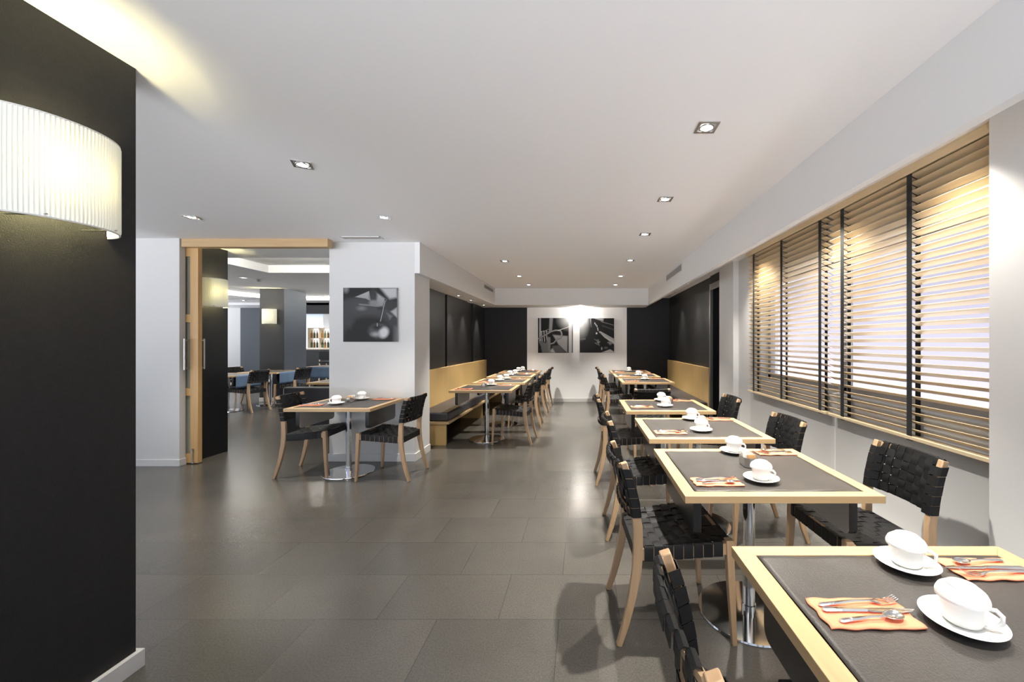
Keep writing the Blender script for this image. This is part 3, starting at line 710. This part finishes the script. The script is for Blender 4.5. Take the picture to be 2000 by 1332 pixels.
# ================================================================== PHOTOGRAPHS ON THE WALLS
class Cv:
    def __init__(s, n=150, bgc=.04):
        s.n = n; g = (np.arange(n)+.5)/n; s.X, s.Y = np.meshgrid(g, g); s.I = np.full((n, n), float(bgc)); s.e = .006
    def put(s, d, c, soft=None, al=1):
        e = soft or s.e; a = np.clip(.5-d/(2*e), 0, 1)*al; s.I = s.I*(1-a)+c*a
    def line(s, x0, y0, x1, y1, w, c, soft=None, al=1):
        dx, dy = x1-x0, y1-y0; t = np.clip(((s.X-x0)*dx+(s.Y-y0)*dy)/(dx*dx+dy*dy+1e-9), 0, 1)
        s.put(np.hypot(s.X-x0-t*dx, s.Y-y0-t*dy)-w/2, c, soft, al)
    def poly(s, pts, c, soft=None, al=1):
        ins = np.zeros_like(s.X, bool); d = np.full_like(s.X, 9.)
        for (x0, y0), (x1, y1) in zip(pts, pts[1:]+pts[:1]):
            dx, dy = x1-x0, y1-y0; t = np.clip(((s.X-x0)*dx+(s.Y-y0)*dy)/(dx*dx+dy*dy+1e-9), 0, 1)
            d = np.minimum(d, np.hypot(s.X-x0-t*dx, s.Y-y0-t*dy))
            if y0 != y1: ins ^= ((s.Y > min(y0, y1)) & (s.Y <= max(y0, y1)) & (s.X < x0+(s.Y-y0)*dx/dy))
        s.put(np.where(ins, -d, d), c, soft, al)
    def ell(s, cx, cy, rx, ry, c, soft=None, al=1, rot=0):
        a = R(rot); u = (s.X-cx)*math.cos(a)+(s.Y-cy)*math.sin(a); v = -(s.X-cx)*math.sin(a)+(s.Y-cy)*math.cos(a)
        s.put((np.hypot(u/rx, v/ry)-1)*min(rx, ry), c, soft, al)
    def path(s, pts, w, c, soft=None, al=1):
        for p, q in zip(pts, pts[1:]): s.line(*p, *q, w, c, soft, al)
def pic_drum():
    c = Cv(150, .035)
    c.ell(.05, .03, .05, .06, .25, .03)
    c.ell(.35, .75, .75, .58, .085, .03); c.ell(.47, 1.0, .95*.5, .48, .035, .05); c.poly([(0, .45), (.2, .6), (.14, .75), (0, .7)], .09, .05)
    c.poly([(.22, .17), (.48, .06), (.52, .25), (.42, .20)], .42); c.poly([(.6, .08), (.8, .22), (.74, .35), (.6, .33)], .42, .02)
    c.poly([(.68, 0), (1, 0), (1, .18), (.86, .21), (.78, .12)], .50, .03); c.ell(.9, .33, .14, .09, .05, .02); c.poly([(.88, .44), (1, .36), (1, .55)], .5, .02)
    c.ell(.56, .14, .07, .13, .07, .03); c.ell(.56, .28, .08, .05, .35, .02); c.line(.30, .305, .68, .345, .016, .42, .01); c.ell(.34, .38, .07, .035, .30, .03)
    c.ell(.70, .38, .06, .03, .02, .02); c.poly([(.8, .46), (.92, .52), (.86, .59)], .22, .02)
    c.ell(.5, .35, .55, .16, .14, .08, .35)
    c.line(.78, .22, .68, .62, .028, .04); c.line(.775, .24, .69, .62, .010, .55)
    c.ell(.66, .80, .19, .14, .13, .03); c.ell(.75, .83, .085, .10, .62, .03, rot=30); c.ell(.60, .86, .07, .035, .42, .03); c.ell(.62, .73, .07, .035, .03, .03); c.line(.63, .66, .63, .71, .012, .45)
    c.line(1.0, .75, .98, 1, .08, .22, .05); return c.I
def pic_trumpet():
    c = Cv(150, .022)
    c.line(.06, 0, .06, .7, .05, .55, .01); c.line(.02, 0, .02, .3, .02, .03); c.poly([(.33, 0), (.43, 0), (.40, .40), (.31, .40)], .35, .015)
    c.line(.93, 0, .93, 1, .10, .62, .015); c.line(.985, 0, .985, 1, .02, .12)
    c.poly([(.42, .48), (.85, .52), (.84, 1), (.60, .78)], .42, .02); c.poly([(.40, .80), (.62, .78), (.8, 1), (.5, 1)], .16, .02); c.poly([(.30, .98), (.42, .86), (.5, 1)], .55, .02)
    for k, x in enumerate((.10, .17, .24)): c.line(x, .40-.01*k, x+.02, .68, .035, .30); c.line(x+.006, .40-.01*k, x+.022, .66, .010, .75); c.ell(x, .39-.012*k, .028, .016, .6)
    c.ell(.29, .36, .045, .04, .4); c.ell(.29, .36, .03, .028, .03)
    arc = [(.60+.08*math.cos(a), .47+.115*math.sin(a)) for a in np.linspace(-1.7, 1.9, 14)]
    P = [(.0, .60), (.2, .50), (.38, .39), (.5, .355)]+arc+[(.45, .72), (.3, .76)]
    c.path(P, .05, .12); c.path(P, .028, .62); c.path([(x, y+.006) for x, y in P], .010, .10)
    c.line(.58, .36, .92, .24, .018, .7); c.ell(.92, .24, .045, .025, .65)
    c.poly([(.02, .64), (.22, .72), (.30, .54), (.36, .56), (.35, 1), (.12, 1)], .24, .015); c.line(.31, .58, .33, .95, .05, .34, .03); c.poly([(0, .74), (.08, .80), (.10, 1), (0, 1)], .03, .02)
    c.ell(.9, .03, .22, .2, .9, .18, .8); return c.I  # closing ellipse: glow of the soffit lamp painted over the print corner
def pic_piano():
    c = Cv(150, .028)
    rs = np.random.RandomState(4)
    for k in range(16): x = .03+.3*rs.rand(); c.line(x, .0, x-.05+.1*rs.rand(), .26, .012, .2+.3*rs.rand(), .01, .7)
    c.ell(.12, .55, .38, .42, .045, .15); c.ell(0, .15, .16, .28, .85, .16, .85)  # bright ellipse at the left edge paints lamp glare into the print
    c.poly([(.42, 0), (.70, 0), (.68, .09), (.52, .04)], .45, .02); c.line(.62, .10, .98, .20, .012, .4); c.line(.66, .22, .98, .33, .03, .12, .02)
    c.poly([(.55, .39), (.60, .38), (1, .60), (1, .76), (.72, .56)], .60, .008)
    for k in range(11): t = k/10; c.line(.60+.38*t, .40+.21*t, .61+.38*t, .45+.21*t, .010, .05)
    c.poly([(.80, .70), (.90, .66), (.97, .72), (.88, .78)], .30, .02)
    for (x, y) in ((.44, .15), (.47, .19), (.50, .23), (.52, .29), (.53, .34)): c.ell(x, y, .012, .018, .8, .01)
    c.ell(.49, .44, .02, .025, .85, .012)
    for k in range(9): c.line(.42+.14*rs.rand(), .58+.22*rs.rand(), .47+.14*rs.rand(), .60+.22*rs.rand(), .012, .4, .008)
    c.line(0, .61, .16, .60, .015, .35, .02); c.poly([(.62, 1), (.88, .90), (1, .97), (1, 1)], .55, .01); c.ell(.64, .88, .02, .04, .5, .01); c.ell(.76, .86, .05, .03, .2, .02)
    return c.I
def photograph(loc, size, img, rz, label):
    """panel facing local -y, centred on loc (front face)"""
    t = thing('photograph', label, 'photograph', loc, rz); n = img.shape[0]; h = size/2
    MB().box(-h, h, .004, .03, -h, h).build('panel', 'frame_metal', t)
    vs = [(-h+size*i/n, 0.0035, h-size*j/n) for j in range(n+1) for i in range(n+1)]
    fs = [(j*(n+1)+i, (j+1)*(n+1)+i, (j+1)*(n+1)+i+1, j*(n+1)+i+1) for j in range(n) for i in range(n)]
    me = bpy.data.meshes.new('print'); me.from_pydata(vs, [], fs); me.materials.append(MAT['photo_print'])
    at = me.color_attributes.new('print', 'FLOAT_COLOR', 'CORNER')
    v = np.repeat(np.clip(img, 0, 1).reshape(-1)**1.3, 4); col = np.stack([v, v, v*1.02, np.ones_like(v)], 1).astype(np.float32)
    at.data.foreach_set('color', col.reshape(-1)); me.update()
    o = bpy.data.objects.new('print', me); C.objects.link(o); o.parent = t
    return t
photograph((-2.497, 4.69, 1.73), .635, pic_drum(), 0, 'square black and white photograph of hands and cymbal on the white column')
photograph((-.64, YE-.067, 1.565), .82, pic_trumpet(), 0, 'square black and white trumpet photograph on the end wall')
photograph((.335, YE-.067, 1.565), .81, pic_piano(), 0, 'square black and white piano player photograph on the end wall')

# ================================================================== SECOND ROOM FURNITURE
G2 = 'dining tables in the second room'
def table2(x, y, lab, cl=None):
    return dup(table0, (x, y, 0), 0, lab, G2)
table2(-7.27, 8.18, 'table with round base standing nearest beyond the doorway')
table2(-7.05, 9.02, 'table behind the nearest one beyond the doorway, before the black pillar')
table2(-6.95, 11.0, 'distant table in front of the bar stools')
table2(-4.05, 6.85, 'table at the dark banquette beyond the doorway')
chair(-6.78, 8.12, -1, 'woven chair nearest beyond the doorway, its back to the room', GR, -4)
chair(-6.44, 8.92, -1, 'second woven chair beyond the doorway, before the black pillar', GR, -4)
chair(-7.75, 8.15, 1, 'woven chair at the far side of the nearest table beyond the doorway', GR)
chair(-7.62, 9.0, 1, 'woven chair at the far side of the table by the pillar', GR)
chair(-8.9, 9.7, 1, 'woven chair standing left of the far black pillar', GR)
t = thing('banquette', 'low dark banquette beyond the doorway behind the column', 'bench', (-4.0, 6.05, 0))
MB().box(-.50, .95, -.06, .06, 0, .73).build('backrest', 'cushion', t, bevel=.02); MB().box(-.50, .95, .06, .42, 0, .44).build('seat', 'cushion', t, bevel=.02)
t = thing('padded_seat', 'grey padded bench back behind the banquette table', 'bench', (-4.05, 7.72, 0))
MB().box(-.72, .9, -.06, .06, 0, .86).build('backrest', 'panel_grey', t, bevel=.02); MB().box(-.72, .9, -.4, -.06, 0, .44).build('seat', 'cushion', t, bevel=.02)
# blue sheets: painted bluish reflections on table side panels, and one blue panel
def sheet(loc, rz, w, h, label):
    m = MB(); n = 16; vs = []
    for j in range(7):
        for i in range(n+1): vs.append((-w/2+w*i/n, .010*math.sin(i*1.3)*(j/6), -h*j/6))
    m.add(vs, [(j*(n+1)+i, j*(n+1)+i+1, (j+1)*(n+1)+i+1, (j+1)*(n+1)+i) for j in range(6) for i in range(n)])
    o = m.build('blue_sheet', 'blue_panel_tint'); s_ = o.modifiers.new('s', 'SOLIDIFY'); s_.thickness = .003
    o.location = loc; o.rotation_euler = (0, 0, rz); return tag(o, label, 'sheet', 'blue sheets')
sheet((-6.829, 8.18, .752), PI/2, .62, .26, 'dark blue cloth painting the reflection on the nearest table beyond the doorway')
sheet((-6.609, 9.02, .752), PI/2, .62, .26, 'dark blue cloth painting the reflection on the table by the black pillar')
sheet((-6.95, 10.61, .752), 0, .7, .30, 'pale blue cloth as a panel under the distant table before the bar')
# bar
t = thing('bar_counter', 'black bar counter at the far back of the second room', 'bar', (-8.4, 13.3, 0))
MB().box(-1.2, 2.6, 0, .06, 0, 1.15).build('front', 'black_veneer', t); MB().box(-1.22, 2.62, -.06, .5, 1.15, 1.19).build('worktop', 'pale_wood', t, bevel=.004)
def make_stool():
    t = thing('bar_stool', 'x', 'bar stool')
    for sx in (-1, 1):
        for sy in (-1, 1):
            zt = .78 if sy > 0 else 1.12; m = MB(); m.bar([(sx*.19, sy*.19, 0), (sx*.165, sy*.165, .5), (sx*.16, sy*.17, zt)], [.026, .034, .032], [.026, .034, .032]); m.build('leg', 'pale_wood', t)
    MB().box(-.19, .19, -.19, .19, .74, .80).build('seat', 'webbing', t, bevel=.015); MB().box(-.18, .18, -.195, -.155, .86, 1.12).build('backrest', 'webbing', t, bevel=.012)
    m = MB(); m.bar([(-.18, .18, .28), (.18, .18, .28)], .02, .02, side=(0, 1, 0)); m.build('foot_rest', 'pale_wood', t); return t
s0 = make_stool(); s0.location = (-8.12, 12.75, 0); s0['label'] = 'black bar stool at the distant bar, leftmost in the doorway view'; s0['group'] = 'bar stools'
dup(s0, (-7.62, 12.75, 0), 0, 'black bar stool at the distant bar, right of the other', 'bar stools')
# lit bottle shelf
t = thing('bottle_shelf', 'lit white bottle shelf on the wall behind the bar', 'shelf', (-9.85, 14.3, 1.19))
m = MB(); m.box(0, 1.9, 0, .3, 0, .02); m.box(0, 1.9, 0, .3, .35, .366); m.box(0, 1.9, 0, .3, .71, .73); 
for x in (0, .40, .80, 1.20, 1.60, 1.88): m.box(x, x+.02, 0, .3, 0, .73)
m.build('frame', 'pale_wood', t); MB().box(0, 1.9, .3, .31, 0, .73).build('backlight_panel', 'shelf_glow', t)
MB().box(0, 1.9, 0, .31, -1.19, -.02).build('base_cabinet', 'black_veneer', t)
def f_bottle(mt):
    def f():
        return tag(MB().lathe([(.034, 0), (.036, .006), (.036, .15), (.030, .18), (.013, .205), (.012, .26), (.014, .262), (.014, .275), (.001, .276)], n=14).build('bottle', mt), 'x', 'bottle')
    return f
bots = [proto(f_bottle('bottle_glass')), proto(f_bottle('bottle_amber'))]
for row in range(2):
    for k in range(9):
        x = -9.85+.07+.098*k
        if abs((x+9.85) % .40) < .05: continue
        q = (k*5+row*3) % 2
        bots[q]((x, 14.42, 1.19+(.02 if row == 0 else .366)), 0, '%s glass bottle, %s from the left on the lit bar shelf\'s %s' % (('green', 'amber')[q], ORD[k], ('lower board', 'upper board')[row]), '%s bottles on the %s shelf' % (('green', 'amber')[q], ('lower', 'upper')[row]))
# smoke detector and far grille
o = MB().lathe([(.055, 0), (.055, -.012), (.045, -.03), (.03, -.045), (.001, -.047)], n=24).build('smoke_detector', 'white_paint'); o.location = (-6.1, 7.52, ZC); tag(o, 'round white smoke detector on the second room ceiling', 'smoke detector')
grille('long air grille in the second room ceiling beyond the doorway', -10.3, -8.9, 10.8, 10.95, ZC-.008, ZC, 'z', 4)
for i, (x, y, w_) in enumerate(((-6.2, 7.3, 150), (-8.6, 8.6, 150), (-9.6, 11.3, 150), (-5.2, 9.4, 130), (-6.3, 11.6, 130))):
    downlight((x, y, ZC), 0, 'square recessed downlight in the second room ceiling, %s from the doorway' % ('first', 'second', 'third', 'fourth', 'fifth')[i], w_, ang=120)
downlight((-8.4, 13.9, 2.52), 0, 'square recessed downlight above the bar', 120, ang=140)

tag(MB().bar([(cx+(cr-.05)*math.cos(2*PI*i/48), cy+(cr-.05)*math.sin(2*PI*i/48), ZC+.075) for i in range(49)], .012, .008, side=(0, 0, 1)).build('cove_light', 'cove_led'), 'glowing round cove light around the far black pillar', 'strip light')
tag(MB().box(RX0+.05, RX1-.05, RY0+.02, RY0+.05, ZC+.03, ZC+.06).build('cove_light', 'cove_led'), 'glowing straight cove light in the rectangular ceiling recess beyond the doorway', 'strip light')
